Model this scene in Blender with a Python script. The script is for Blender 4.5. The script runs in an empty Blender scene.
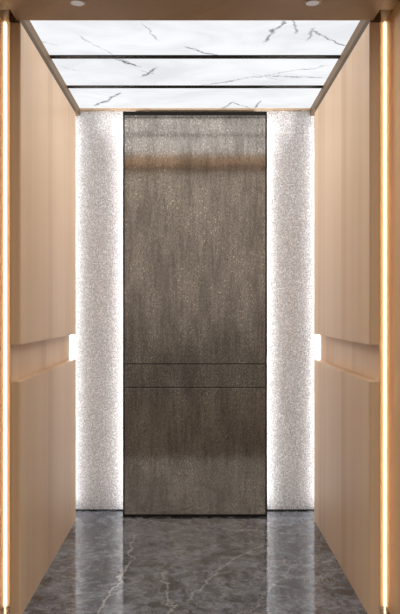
import bpy, bmesh, math, random
from mathutils import Vector
C = bpy.context.scene.collection
EYE, F = 1.216, 718.0
VX, VY = 195.0, 311.0

# ------------------------------------------------------------------ node helper
class NT:
    def __init__(s, name):
        s.m = bpy.data.materials.new(name); s.m.use_nodes = True
        s.t = s.m.node_tree; s.t.nodes.clear()
        s.out = s.t.nodes.new('ShaderNodeOutputMaterial')
        s.co = s.t.nodes.new('ShaderNodeTexCoord').outputs['Object']
    def n(s, typ, **kw):
        nd = s.t.nodes.new(typ)
        for k, v in kw.items(): setattr(nd, k, v)
        return nd
    def put(s, sock, v):
        if isinstance(v, bpy.types.NodeSocket): s.t.links.new(v, sock)
        else: sock.default_value = v
    def math(s, op, a, b=0.0, clamp=False):
        nd = s.n('ShaderNodeMath', operation=op, use_clamp=clamp)
        s.put(nd.inputs[0], a); s.put(nd.inputs[1], b)
        return nd.outputs[0]
    def mapr(s, v, a, b, c=0.0, d=1.0, smooth=True):
        nd = s.n('ShaderNodeMapRange', interpolation_type='SMOOTHSTEP' if smooth else 'LINEAR')
        s.put(nd.inputs[0], v)
        for i, x in enumerate((a, b, c, d)): s.put(nd.inputs[i+1], x)
        return nd.outputs[0]
    def scale(s, vec):
        nd = s.n('ShaderNodeMapping'); s.put(nd.inputs[0], s.co); nd.inputs['Scale'].default_value = vec
        return nd.outputs[0]
    def noise(s, sc, vec=(1,1,1), detail=4, rough=.55, dist=0.0):
        nd = s.n('ShaderNodeTexNoise'); s.put(nd.inputs['Vector'], s.scale(vec))
        nd.inputs['Scale'].default_value = sc; nd.inputs['Detail'].default_value = detail
        nd.inputs['Roughness'].default_value = rough; nd.inputs['Distortion'].default_value = dist
        return nd.outputs[0]
    def voro(s, sc, vec=(1,1,1), feature='F1', out='Distance'):
        nd = s.n('ShaderNodeTexVoronoi', feature=feature); s.put(nd.inputs['Vector'], s.scale(vec))
        nd.inputs['Scale'].default_value = sc
        return nd.outputs[out]
    def mix(s, f, a, b):
        nd = s.n('ShaderNodeMix', data_type='RGBA')
        s.put(nd.inputs[0], f)
        s.put(nd.inputs[6], a if not isinstance(a, tuple) else (*a[:3], 1))
        s.put(nd.inputs[7], b if not isinstance(b, tuple) else (*b[:3], 1))
        return nd.outputs[2]
    def xyz(s):
        nd = s.n('ShaderNodeSeparateXYZ'); s.put(nd.inputs[0], s.co); return nd.outputs
    def bump(s, h, strength, dist):
        nd = s.n('ShaderNodeBump'); s.put(nd.inputs['Height'], h)
        nd.inputs['Strength'].default_value = strength; nd.inputs['Distance'].default_value = dist
        return nd.outputs[0]
    def vein(s, x, y, nx, p0, p1, w, amp, soft=.12):
        """1 on a wandering streak from p0 to p1 in the surface's own plane, 0 elsewhere"""
        dx, dy = p1[0]-p0[0], p1[1]-p0[1]; L = math.hypot(dx, dy) or 1e-6; dx /= L; dy /= L
        ax = s.math('SUBTRACT', x, p0[0]); ay = s.math('SUBTRACT', y, p0[1])
        t = s.math('ADD', s.math('MULTIPLY', ax, dx/L), s.math('MULTIPLY', ay, dy/L))
        d = s.math('ADD', s.math('MULTIPLY', ax, -dy), s.math('MULTIPLY', ay, dx))
        d = s.math('ADD', d, s.math('MULTIPLY', nx, amp))
        line = s.mapr(s.math('ABSOLUTE', d), 0.0, w, 1.0, 0.0)
        ends = s.math('MULTIPLY', s.mapr(t, -soft, soft), s.mapr(t, 1-soft, 1+soft, 1.0, 0.0))
        return s.math('MULTIPLY', line, ends)
    def bsdf(s, col, rough=.5, metal=0.0, normal=None, spec=.5, coat=0.0, ior=1.5):
        nd = s.n('ShaderNodeBsdfPrincipled')
        s.put(nd.inputs['Base Color'], (*col, 1) if isinstance(col, tuple) else col)
        s.put(nd.inputs['Roughness'], rough); nd.inputs['Metallic'].default_value = metal
        nd.inputs['Specular IOR Level'].default_value = spec
        nd.inputs['IOR'].default_value = ior
        nd.inputs['Coat Weight'].default_value = coat; nd.inputs['Coat Roughness'].default_value = .15
        if normal is not None: s.put(nd.inputs['Normal'], normal)
        s.t.links.new(nd.outputs[0], s.out.inputs[0]); return s.m
    def emit(s, col, strength):
        nd = s.n('ShaderNodeEmission'); s.put(nd.inputs[0], (*col, 1) if isinstance(col, tuple) else col)
        nd.inputs[1].default_value = strength
        s.t.links.new(nd.outputs[0], s.out.inputs[0]); return s.m

def srgb(r, g, b):
    f = lambda c: (c/255/12.92) if c/255 <= .04045 else ((c/255+.055)/1.055)**2.4
    return (f(r), f(g), f(b))

# ------------------------------------------------------------------ materials
def wood(name, light, dark, rough=.38, spec=.28):
    k = NT(name)
    _, y, z = k.xyz()
    x = k.xyz()[0]
    u = k.math('ADD', x, y)                              # runs across the boards
    strip = k.n('ShaderNodeTexWhiteNoise', noise_dimensions='1D')
    k.put(strip.inputs['W'], k.math('FLOOR', k.math('MULTIPLY', u, 9.3)))
    broad = k.noise(5.0, (1, 1, .06), 3)
    fine = k.noise(70.0, (1, 1, .02), 3, .6)
    f = k.math('ADD', k.math('MULTIPLY', strip.outputs[0], .40), k.math('MULTIPLY', broad, .55))
    f = k.math('ADD', f, k.math('MULTIPLY', fine, .35))
    f = k.mapr(f, .38, 1.05, 0.0, 1.0)
    return k.bsdf(k.mix(f, light, dark), rough, normal=k.bump(fine, .04, .002), spec=spec)

M = {}
M['oak'] = wood('oak_veneer', (.80, .588, .395), (.63, .422, .26), .42)
M['oak_shade'] = wood('shaded_oak', (.50, .36, .235), (.42, .30, .19), .45)  # same oak with the soffit's shade mixed into its colour
M['cornice'] = wood('brown_cornice', (.12, .078, .044), (.095, .06, .034), .55, .12)  # darkened to offset the light of the added wall fills
M['landing'] = NT('landing_stone').bsdf((.105, .094, .084), .6, spec=.2)  # unseen floor, made dark and matte so the bronze reflects less light
M['ledge'] = wood('lit_brown_ledge', (.24, .165, .10), (.20, .135, .08), .55, .15)  # upper cornice step, its colour lightened for the glow of the marble
M['black'] = NT('black_metal').bsdf((.014, .012, .010), .5, 0, spec=.2)
M['shell'] = NT('shell_paint').bsdf((.6, .58, .56), .7)
M['lamp_metal'] = NT('lamp_ring_metal').bsdf((.55, .48, .42), .3, .8)
M['warm_led'] = NT('warm_light').emit((1.0, .80, .53), 8.0)
M['white_led'] = NT('white_light').emit((1.0, .985, .97), 13.0)
M['edge_led'] = NT('white_edge_light').emit((1.0, .985, .97), 8.0)
M['down_led'] = NT('downlight_lens').emit((1.0, .86, .78), .36)

def ceil_pt(px, py):
    d = F*1.232/(VY-py); return ((px-VX)*d/F, d)
def floor_pt(px, py):
    d = F*EYE/(py-VY); return ((px-VX)*d/F, d)

def ceiling_marble():
    k = NT('lit_marble')
    x, y, z = k.xyz()
    nz = k.math('SUBTRACT', k.noise(9.0, (1, 1, 1), 5, .65), .5)
    cl = k.noise(2.2, (1, 1.6, 1), 5, .6, .6)
    col = k.mix(k.mapr(cl, .35, .75), (.70, .71, .725), (.585, .595, .615))
    V = [((78,36),(124,60),.007,.10,.45), ((117,59),(138,67),.016,.10,.95), ((143,23),(158,40),.007,.08,.45),
         ((283,20),(264,42),.014,.10,.75), ((292,20),(298,33),.011,.08,.6), ((314,28),(306,40),.012,.09,.6),
         ((312,30),(348,47),.011,.09,.7), ((186,47),(218,56),.013,.10,.75), ((40,40),(58,46),.008,.1,.35),
         ((143,77),(156,68),.014,.09,.8), ((138,70),(155,74),.008,.09,.4), ((215,84),(324,66),.009,.12,.6),
         ((270,76),(324,78),.011,.10,.7), ((198,86),(236,80),.009,.1,.5), ((250,73),(284,80),.006,.1,.4),
         ((97,106),(119,93),.018,.10,.95), ((222,108),(234,102),.013,.08,.7), ((232,103),(250,108),.011,.08,.6),
         ((255,108),(261,101),.013,.08,.7), ((60,66),(80,72),.007,.1,.3)]
    tot = None
    for a, b, w, amp, st in V:
        v = k.math('MULTIPLY', k.vein(x, y, nz, ceil_pt(*a), ceil_pt(*b), w, amp), st)
        tot = v if tot is None else k.math('MAXIMUM', tot, v)
    br = k.mapr(k.noise(26.0, (1, 1, 1), 3), .32, .55, .35, 1.0)
    col = k.mix(k.math('MULTIPLY', tot, br), col, (.05, .05, .06))
    return k.emit(col, 1.38)
M['marble_light'] = ceiling_marble()

def floor_marble():
    k = NT('grey_marble')
    x, y, z = k.xyz()
    cl = k.noise(3.4, (1, 1, 1), 8, .68, 1.2)
    cl2 = k.noise(17.0, (1, 1, 1), 6, .7, .8)
    f = k.math('ADD', k.math('MULTIPLY', cl, .45), k.math('MULTIPLY', cl2, .55))
    col = k.mix(k.mapr(f, .40, .62), (.028, .036, .049), (.26, .30, .37))
    dark = k.math('ABSOLUTE', k.math('SUBTRACT', k.noise(7.5, (1, 1, 1), 7, .7, 1.6), .5))
    col = k.mix(k.mapr(dark, 0.0, .035, .55, 0.0), col, (.045, .043, .043))
    w1 = k.math('ABSOLUTE', k.math('SUBTRACT', k.noise(2.6, (1, 1, 1), 5, .6, 1.4), .5))
    col = k.mix(k.mapr(w1, 0.0, .012, .45, 0.0), col, (.42, .43, .45))
    nz = k.math('SUBTRACT', k.noise(8.0, (1, 1, 1), 6, .65), .5)
    V = [((136,532),(130,562),.010,.16,.8), ((131,560),(96,614),.010,.14,.8), ((164,572),(170,614),.008,.16,.6),
         ((262,545),(214,572),.010,.14,.55), ((216,570),(190,600),.010,.14,.6), ((250,612),(300,560),.008,.16,.35),
         ((88,553),(112,553),.010,.12,.4), ((180,528),(255,520),.008,.1,.3)]
    tot = None
    for a, b, w, amp, st in V:
        v = k.math('MULTIPLY', k.vein(x, y, nz, floor_pt(*a), floor_pt(*b), w, amp), st)
        tot = v if tot is None else k.math('MAXIMUM', tot, v)
    col = k.mix(tot, col, (.55, .56, .58))
    return k.bsdf(col, .085, spec=.75, ior=1.6)
M['floor'] = floor_marble()

def hammered():
    k = NT('hammered_pearl_glass')
    v = k.voro(130.0, (1, 1, .8))
    n1 = k.noise(140.0, (1, 1, .8), 3, .6)
    n2 = k.noise(70.0, (1, 1, .7), 3, .6)
    sp = k.math('ADD', k.math('MULTIPLY', n1, .82), k.math('MULTIPLY', n2, .18))
    col = k.mix(k.mapr(sp, .40, .62), (.52, .50, .515), (.92, .915, .935))
    col = k.mix(k.mapr(k.noise(105.0, (1, 1, .8), 2, .5), .56, .64), col, (.97, .965, .97))
    return k.bsdf(col, .25, .15, normal=k.bump(k.math('ADD', v, k.math('MULTIPLY', n1, .8)), .6, .006), spec=.6)
M['hammered'] = hammered()

def bronze():
    k = NT('etched_bronze')
    n1 = k.noise(190.0, (1, 1, .5), 4, .65)
    n2 = k.noise(9.0, (1, 1, .35), 4, .6)
    n3 = k.noise(55.0, (1, 1, .10), 3, .6)
    f = k.math('ADD', k.math('MULTIPLY', n1, .55), k.math('ADD', k.math('MULTIPLY', n2, .25), k.math('MULTIPLY', n3, .25)))
    col = k.mix(k.mapr(f, .38, .66), (.265, .23, .197), (.60, .535, .475))
    nf = k.noise(120.0, (1, 1, .6), 2, .5)
    fl = k.math('MULTIPLY', k.mapr(nf, .58, .68), k.mapr(n2, .42, .60))
    col = k.mix(k.math('MULTIPLY', fl, .9), col, (.95, .84, .68))
    return k.bsdf(col, k.mapr(n1, .3, .7, .07, .13), .93, normal=k.bump(n1, .05, .002), spec=.5)
M['bronze'] = bronze()

# ------------------------------------------------------------------ mesh helpers
def box_bm(bm, x0, x1, y0, y1, z0, z1, bevel=0.0):
    t = bmesh.new()
    vs = [t.verts.new((x, y, z)) for x in (x0, x1) for y in (y0, y1) for z in (z0, z1)]
    for q in ((0,1,3,2), (4,6,7,5), (0,4,5,1), (2,3,7,6), (0,2,6,4), (1,5,7,3)): t.faces.new([vs[i] for i in q])
    bmesh.ops.recalc_face_normals(t, faces=t.faces)
    if bevel: bmesh.ops.bevel(t, geom=t.edges[:], offset=bevel, segments=2, affect='EDGES', profile=.5)
    me = bpy.data.meshes.new('tmp'); t.to_mesh(me); t.free(); bm.from_mesh(me); bpy.data.meshes.remove(me)

def boxes(name, mat, *bs, parent=None, bevel=0.0):
    bm = bmesh.new()
    for b in bs: box_bm(bm, *b, bevel=bevel)
    return link(name, bm, mat, parent)
def link(name, bm, mat, parent=None):
    me = bpy.data.meshes.new(name); bm.to_mesh(me); bm.free(); me.materials.append(mat)
    o = bpy.data.objects.new(name, me); C.objects.link(o)
    if parent:
        o.parent = parent; o.matrix_parent_inverse = parent.matrix_basis.inverted()
    return o
def tag(o, label, cat, group=None):
    o['label'] = label; o['category'] = cat
    if group: o['group'] = group
    return o
def struct(o): o['kind'] = 'structure'; return o
def empty(name, loc, label, cat, group=None):
    o = bpy.data.objects.new(name, None); o.location = loc; o.empty_display_size = .1; C.objects.link(o)
    return tag(o, label, cat, group)

# ------------------------------------------------------------------ the lift car's shell
H = EYE
SOF = H+1.147            # underside of the soffit and top of the wall panels
MAR = H+1.232            # face of the lit ceiling panels
ZF, ZB, ZG, ZD = 2.85, 4.165, 4.378, 4.249   # panel front, panel rear, hammered glass, bronze panel
FRONT = 2.56

struct(boxes('floor', M['floor'], (-.90, .90, 2.56, 4.46, -.06, 0)))
struct(boxes('floor_landing', M['landing'], (-1.6, 1.6, -2.0, 2.5595, -.06, -.001)))
struct(boxes('ceiling', M['shell'], (-.90, .90, FRONT, 4.46, MAR+.03, MAR+.09)))
struct(boxes('wall_back', M['shell'], (-.90, .90, 4.41, 4.46, 0, MAR+.03)))
for side, s in (('left', -1), ('right', 1)):
    def sx(a, b): return (min(s*a, s*b), max(s*a, s*b))
    # outer shell, front return wall with its light slot, and the backing behind the oak panels
    struct(boxes('wall_'+side+'_return', M['oak'], (*sx(.784, .90), FRONT, 2.956, 0, SOF+.043), bevel=.001))
    struct(boxes('wall_'+side+'_shell', M['shell'], (*sx(.86, .90), 2.956, 4.41, 0, MAR+.03)))
    struct(boxes('wall_'+side, M['oak'], (*sx(.7322, .735), ZF+.001, ZB, 0, SOF)))
    struct(boxes('trim_slot_'+side, M['oak'], (*sx(.735, .86), 2.956, 2.966, 0, SOF+.043)))
    # ceiling cornice along the wall, in two steps
    struct(boxes('trim_cornice_'+side, M['cornice'], (*sx(.695, .735), ZF-.012, ZB, SOF+.0005, SOF+.032), bevel=.001))
    struct(boxes('trim_ledge_'+side, M['ledge'], (*sx(.701, .86), ZF-.012, 4.40, SOF+.0435, MAR+.028), (*sx(.701, .735), ZF-.012, ZB, SOF+.0323, SOF+.0435)))
    # raised outer soffit over the return wall
    struct(boxes('trim_outer_soffit_'+side, M['oak_shade'], (*sx(.712, .90), FRONT, ZF-.013, SOF+.0435, MAR+.028)))
struct(boxes('trim_soffit', M['oak_shade'], (-.704, .704, FRONT, ZF-.014, SOF, MAR+.028), bevel=.0015))
struct(boxes('trim_back', M['oak'], (-.7005, .7005, 4.362, 4.40, H+1.222, MAR+.028)))
struct(boxes('baseboard_back', M['black'], (-.85, .85, ZG-.004, 4.40, 0, .007)))

# ------------------------------------------------------------------ lit marble ceiling panels and the black bars between them
rows = [(ZF+.002, 3.455, 'large white veined marble light panel of the ceiling, nearest the brown soffit'),
        (3.496, 3.920, 'white veined marble light panel of the ceiling, between the two black bars'),
        (3.960, 4.360, 'narrowest white marble light panel of the ceiling, rearmost, above the bronze panel')]
for a, b, lab in rows:
    tag(boxes('ceiling_light_panel', M['marble_light'], (-.7005, .7005, a, b, MAR, MAR+.024)), lab, 'ceiling light', 'lit marble ceiling panels')['kind'] = 'thing'
for i, (a, b) in enumerate(((3.455, 3.496), (3.920, 3.960))):
    struct(boxes('trim_%d' % (i+1), M['black'], (-.7005, .7005, a+.0005, b-.0005, MAR-.004, MAR+.026)))

# ------------------------------------------------------------------ oak wall panels, above and below the handrail recess
NT_, NB = H-.134, H-.281
for side, s in (('left', -1), ('right', 1)):
    def sx(a, b): return (min(s*a, s*b), max(s*a, s*b))
    tag(boxes('upper_wall_panel', M['oak'], (*sx(.692, .7317), ZF, ZB, NT_, SOF-.001), bevel=.0012),
        'tall light oak panel of the %s wall, above the recessed groove' % side, 'wall panel', 'light oak wall panels')['kind'] = 'thing'
    tag(boxes('lower_wall_panel', M['oak'], (*sx(.692, .7317), ZF, ZB, 0, NB), bevel=.0012),
        'light oak panel of the %s wall, below the recessed groove and standing on the floor' % side, 'wall panel', 'light oak wall panels')['kind'] = 'thing'
    # warm light line in the front slot
    tag(boxes('light_strip', M['warm_led'], (*sx(.7780, .7830), 2.950, 2.9555, 0.002, SOF+.040)),
        'thin vertical strip of warm glowing light beside the %s oak panels' % side, 'light strip', 'warm vertical light strips')
    # hammered panel, lit along both edges
    g = empty('hammered_glass_panel', (s*.6, ZG, 0), 'pearly hammered glass panel with glowing edges, to the %s of the bronze panel' % side,
              'glass panel', 'hammered glass panels')
    boxes('panel', M['hammered'], (*sx(.36, .855), ZG, 4.40, .007, H+1.2215), parent=g)
    boxes('edge_light', M['edge_led'], (*sx(.736, .752), 4.325, 4.333, .03, H+1.19), parent=g)
    # downlight in the soffit
    d = empty('downlight', (s*.438, 2.674, SOF), 'small round recessed downlight in the brown soffit, on the %s' % side, 'downlight', 'soffit downlights')
    bm = bmesh.new(); n = 40; prof = [(.0245, .0), (.0245, -.0015), (.027, -.0028), (.030, -.0018), (.031, -.0002)]
    rings = [[bm.verts.new((s*.438+r*math.cos(2*math.pi*i/n), 2.674+r*math.sin(2*math.pi*i/n), SOF+z)) for i in range(n)] for r, z in prof]
    for a, b in zip(rings, rings[1:]):
        for i in range(n): bm.faces.new((a[i], a[(i+1) % n], b[(i+1) % n], b[i]))
    bmesh.ops.recalc_face_normals(bm, faces=bm.faces)
    link('ring', bm, M['lamp_metal'], d)
    bm = bmesh.new()
    rr = [[bm.verts.new((s*.438+r*math.cos(2*math.pi*i/n), 2.674+r*math.sin(2*math.pi*i/n), SOF+z)) for i in range(n)] for r, z in ((.0245, -.0003), (.015, -.0012))]
    for i in range(n): bm.faces.new((rr[0][i], rr[0][(i+1) % n], rr[1][(i+1) % n], rr[1][i]))
    bm.faces.new(rr[1]); bmesh.ops.recalc_face_normals(bm, faces=bm.faces)
    link('lens', bm, M['down_led'], d)

# ------------------------------------------------------------------ bronze panel in the middle of the back wall
p = empty('back_panel', (0, ZD, 0), 'tall dark etched bronze panel in a black frame, crossed by two thin grooves', 'wall panel')
hw, top, bot = 72/169.0, H+1.180, 0.0
def zat(py): return H-(py-VY)/169.0
fw = .0085
boxes('frame', M['black'], (-hw, -hw+fw, ZD-.004, ZD+.035, bot, top), (hw-fw, hw, ZD-.004, ZD+.035, bot, top),
      (-hw+fw, hw-fw, ZD-.004, ZD+.035, top-.022, top), (-hw+fw, hw-fw, ZD-.004, ZD+.035, bot, bot+.012),
      (-hw+fw, hw-fw, ZD+.012, ZD+.035, bot+.012, top-.022), parent=p)
g1, g2, gh = zat(364.0), zat(387.5), .0028
for nm, a, b in (('upper_sheet', g1+gh, top-.0225), ('middle_sheet', g2+gh, g1-gh), ('lower_sheet', bot+.0125, g2-gh)):
    boxes(nm, M['bronze'], (-hw+fw+.0003, hw-fw-.0003, ZD, ZD+.0118, a, b), parent=p, bevel=.0008)
for s in (-1, 1):
    a, b = sorted((s*(hw-.022), s*(hw-.004)))
    boxes('edge_light', M['white_led'], (a, b, ZD+.060, ZD+.070, .02, top-.01), parent=p)
boxes('spacer', M['black'], (-hw+.06, hw-.06, ZD+.035, ZG-.001, .02, top-.02), parent=p)

# ------------------------------------------------------------------ graded background light standing in for the lobby behind the viewer
w = bpy.data.worlds.new('lobby'); bpy.context.scene.world = w; w.use_nodes = True
wt = w.node_tree; bg = wt.nodes['Background']
tc = wt.nodes.new('ShaderNodeTexCoord'); sp = wt.nodes.new('ShaderNodeSeparateXYZ'); ra = wt.nodes.new('ShaderNodeValToRGB')
wt.links.new(tc.outputs['Generated'], sp.inputs[0])
mr = wt.nodes.new('ShaderNodeMapRange'); wt.links.new(sp.outputs[2], mr.inputs[0])
mr.inputs[1].default_value = -.4; mr.inputs[2].default_value = .6
wt.links.new(mr.outputs[0], ra.inputs[0]); wt.links.new(ra.outputs[0], bg.inputs[0])
els = ra.color_ramp.elements
while len(els) > 1: els.remove(els[-1])
stops = [(-.08, .14), (.0, .33), (.13, 1.0), (.165, 1.0), (.195, .16), (.40, .16), (.46, 1.0), (.59, 1.0)]   # dim below, bright band, made-up dark band for darker bronze reflections, bright above
for i, (z, v) in enumerate(stops):
    e = els[0] if i == 0 else els.new(.5)
    e.position = z+.4; e.color = (v, v*.91, v*.82, 1)
bg.inputs[1].default_value = 1.02

# added fill lights without fixtures, brightening the upper part of each opposite wall
for s in (-1, 1):
    l = bpy.data.lights.new('added_wall_fill', 'AREA'); l.shape = 'RECTANGLE'; l.size = 1.40; l.size_y = .02
    l.energy = 3.6; l.color = (1.0, .97, .93); l.spread = math.radians(110)
    lo = bpy.data.objects.new('added_wall_fill', l); C.objects.link(lo); lo.location = (s*.684, 3.6, H+1.19)
    lo.rotation_euler = (math.radians(76), 0, math.radians(90*s))

cam = bpy.data.cameras.new('camera'); co = bpy.data.objects.new('camera', cam); C.objects.link(co)
co.location = (0, 0, EYE); co.rotation_euler = (math.pi/2, 0, 0)
cam.sensor_fit = 'VERTICAL'; cam.sensor_height = 36; cam.sensor_width = 24; cam.lens = F/614*36
cam.shift_x = 5/614; cam.shift_y = 4/614; cam.clip_start = .05
sc = bpy.context.scene; sc.camera = co
sc.view_settings.view_transform = 'Standard'; sc.view_settings.look = 'None'
sc.view_settings.exposure = 0.0; sc.view_settings.gamma = 1.0; sc.view_settings.use_curve_mapping = False
